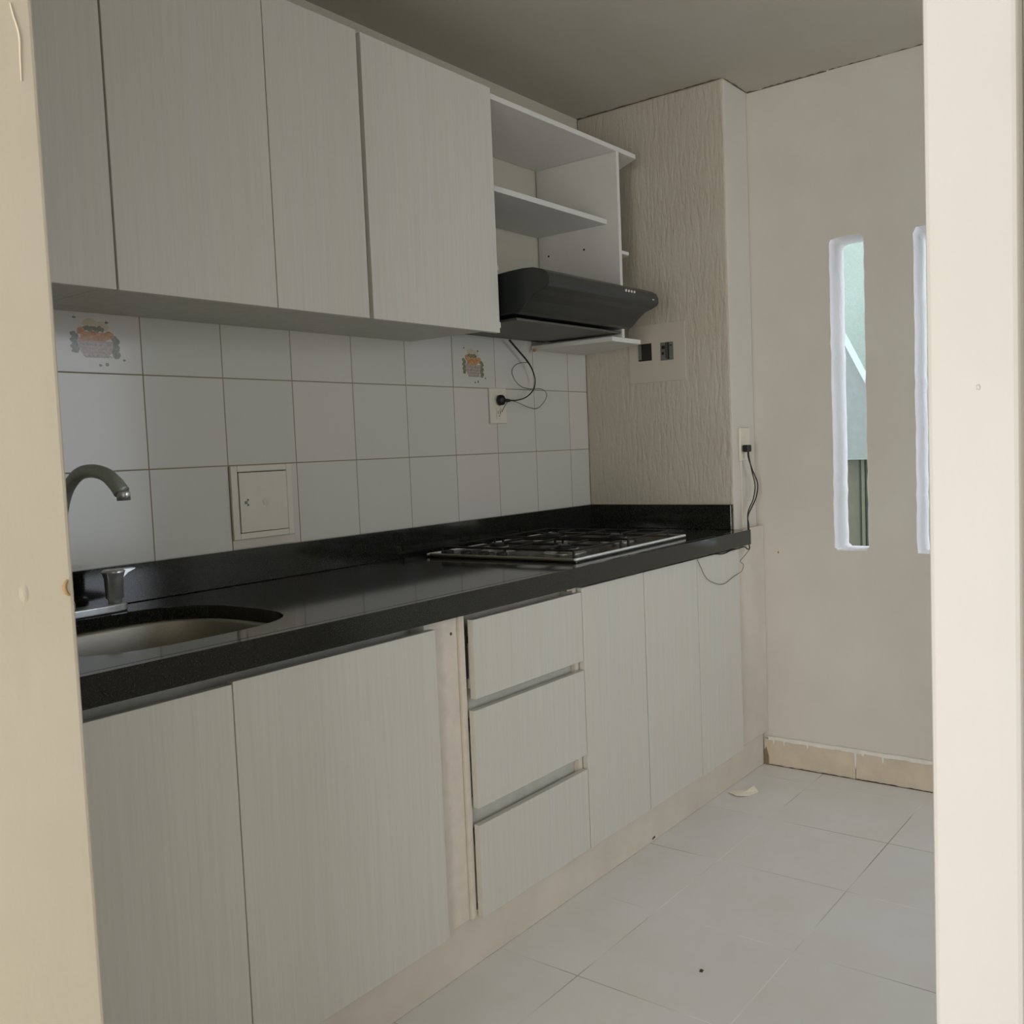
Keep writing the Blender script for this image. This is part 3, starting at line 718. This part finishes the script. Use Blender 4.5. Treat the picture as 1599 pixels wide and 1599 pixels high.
# ------------------------------------------------------------------ pier fittings
t = thing('blanking_panel', 'square smooth patch with two open junction boxes on the pier', 'wall panel', (XC-0.002, 0.30, 1.366))
box('patch', XC-0.0042, XC, 0.190, 0.411, 1.366, 1.566, 'patch', t, 0.001)
jb = box('junction_box', XC-0.0056, XC-0.0044, 0.228, 0.281, 1.442, 1.502, 'dark', t, 0.0003); lab(jb, 'dark open junction box')
box('box_flange', XC-0.0072, XC-0.0058, 0.2285, 0.2405, 1.447, 1.500, 'grey', jb, 0.0003)
jb = box('junction_box', XC-0.0056, XC-0.0044, 0.316, 0.366, 1.438, 1.500, 'grey', t, 0.0003); lab(jb, 'junction box with wires showing')
bm = bmesh.new(); addbox(bm, XC-0.0074, XC-0.0058, 0.3435, 0.350, 1.441, 1.499); addbox(bm, XC-0.0074, XC-0.0058, 0.337, 0.3395, 1.443, 1.499)
addbox(bm, XC-0.0074, XC-0.0058, 0.322, 0.334, 1.477, 1.489); addbox(bm, XC-0.0074, XC-0.0058, 0.322, 0.330, 1.457, 1.467); addbox(bm, XC-0.0074, XC-0.0058, 0.354, 0.361, 1.486, 1.490)
link('wires', bm, 'rubber', jb)

# outlet on the pier's side and its two flexes
t = thing('power_outlet', 'white power outlet on the side of the pier beside the far wall', 'outlet', (2.16, YC+0.003, 1.08), 'power outlets')
box('plate', 2.1215, 2.197, YC+0.0004, YC+0.009, 1.080, 1.192, 'plastic', t, 0.002)
box('socket', 2.146, 2.172, YC+0.0092, YC+0.011, 1.088, 1.122, 'plastic', t, 0.0008)
cg = box('cable_channel', 2.1335, 2.141, YC+0.0004, YC+0.004, 0.856, 1.0785, 'edge', None, 0.0008); tag(cg, 'thin vertical cable channel below the pier outlet', 'cable channel')
t = thing('cooker_power_cord', 'black plug and paired flex hanging beside the worktop end', 'power cord', (2.14, 0.6, 1.12))
box('plug', 2.128, 2.156, YC+0.0115, YC+0.034, 1.110, 1.134, 'rubber', t, 0.004)
K1 = [(2.140, .600, 1.112), (2.141, .600, 1.092), (2.170, .602, 1.045), (2.203, .604, 1.000), (2.190, .604, .956), (2.150, .604, .922), (2.121, .603, .896), (2.117, .603, .865), (2.112, .606, .83), (2.100, .612, .805), (2.092, .618, .788), (2.070, .620, .788), (2.050, .6215, .797), (2.029, .6215, .799), (1.985, .6215, .798), (1.940, .6215, .7975), (1.900, .6215, .794), (1.870, .6215, .794), (1.830, .6215, .799)]
K2 = [(2.140, .602, 1.112), (2.143, .602, 1.092), (2.158, .604, 1.045), (2.176, .606, .995), (2.160, .606, .950), (2.125, .606, .920), (2.112, .605, .896), (2.118, .606, .862), (2.112, .609, .83)]
for K, r in ((K1, 0.0022), (K2, 0.0020)):
    bm = bmesh.new(); sweep(bm, [(x, -d, z) for x, d, z in K], r, 8, sub=6); link('cable', bm, 'cable', t, smooth=True)
K = [(2.083, .6215, .785), (2.040, .622, .768), (2.007, .622, .755), (2.031, .622, .740), (2.015, .622, .721), (1.955, .622, .711), (1.873, .622, .697), (1.792, .622, .716), (1.750, .622, .738), (1.721, .622, .771), (1.701, .622, .795)]
bm = bmesh.new(); sweep(bm, [(x, -d, z) for x, d, z in K], 0.0010, 6, sub=6); lab(link('earth_wire', bm, 'ground', t, smooth=True), 'thin sagging bare wire')
mk = blob('wall_speck', (XF, 0.648, 0.757), 0.003, 0.004, 0.0006, 'brown', 41, face='X'); tag(mk, 'tiny brown speck on the far wall beside the worktop end', 'mark')

# ------------------------------------------------------------------ on the floor
bm = bmesh.new()
P = [(1.913, 0.607), (1.940, 0.612), (1.966, 0.641), (2.002, 0.652), (1.975, 0.680), (1.920, 0.664), (1.897, 0.637)]
H = [0.006, 0.003, 0.001, 0.008, 0.001, 0.001, 0.005]
top = [bm.verts.new((x, -d, 0.0015+h)) for (x, d), h in zip(P, H)]; bt = [bm.verts.new((x, -d, 0.0004+h)) for (x, d), h in zip(P, H)]
ct = bm.verts.new((1.945, -0.643, 0.004)); cb = bm.verts.new((1.945, -0.643, 0.0029)); n = len(P)
for i in range(n):
    j = (i+1) % n; bm.faces.new((top[i], top[j], ct)); bm.faces.new((bt[j], bt[i], cb)); bm.faces.new((top[i], bt[i], bt[j], top[j]))
tag(link('paper_scrap', bm, 'paper'), 'small curled scrap of cream paper on the floor near the plinth', 'paper scrap')
tag(blob('floor_crumb', (0.899, 1.010, 0.0002), 0.007, 0.0045, 0.0022, 'dirt', 50, face='Z', jit=0.35), 'small dark crumb on the floor tiles', 'crumb')

# ------------------------------------------------------------------ light: sky outside, area lamps for daylight in the rear and the added right opening
w = bpy.data.worlds.new('World'); bpy.context.scene.world = w; w.use_nodes = True
w.node_tree.nodes['Background'].inputs['Color'].default_value = (0.80, 0.88, 1.0, 1)
w.node_tree.nodes['Background'].inputs['Strength'].default_value = 3.1
def area(name, loc, target, sx, sy, power, col):
    l = bpy.data.lights.new(name, 'AREA'); l.shape = 'RECTANGLE'; l.size = sx; l.size_y = sy; l.energy = power; l.color = col
    o = bpy.data.objects.new(name, l); C.objects.link(o); o.location = loc
    o.rotation_euler = (Vector(target)-Vector(loc)).to_track_quat('-Z', 'Y').to_euler(); return o
area('side_fill_light', (1.5, -DR-0.02, 1.34), (1.5, 0, 1.34), 1.15, 1.28, PW, (0.94, 0.97, 1.0))  # unseen lamp added in the right-wall opening for soft side light
area('passage_daylight', (XB-0.02, -2.05, 0.97), (0, -2.05, 0.97), 1.45, 1.7, RW, (1.0, 0.955, 0.89))

# ------------------------------------------------------------------ camera
cam = bpy.data.cameras.new('camera'); co = bpy.data.objects.new('camera', cam); C.objects.link(co)
R = Matrix(((0.6089251125580615, -0.7921413429247257, -0.0415006039180651), (0.07683915283078854, 0.006832560834941749, 0.9970200904217945), (0.7894972779486948, 0.61029944202977, -0.0650279875880558)))
rot = Matrix((R[0], R[1], -R[2])).transposed()
co.matrix_world = Matrix.Translation((-0.940582831, -1.96281373, 1.15306187)) @ rot.to_4x4()
cam.sensor_width = 36; cam.sensor_fit = 'HORIZONTAL'; cam.lens = 1508.72293/1599*36
cam.clip_start = 0.02; cam.clip_end = 100
cam.dof.use_dof = True; cam.dof.focus_distance = 2.6; cam.dof.aperture_fstop = 38
bpy.context.scene.camera = co
vs = bpy.context.scene.view_settings
vs.view_transform = 'Standard'; vs.look = 'None'; vs.gamma = 1.0; vs.use_curve_mapping = False; vs.exposure = 0.0
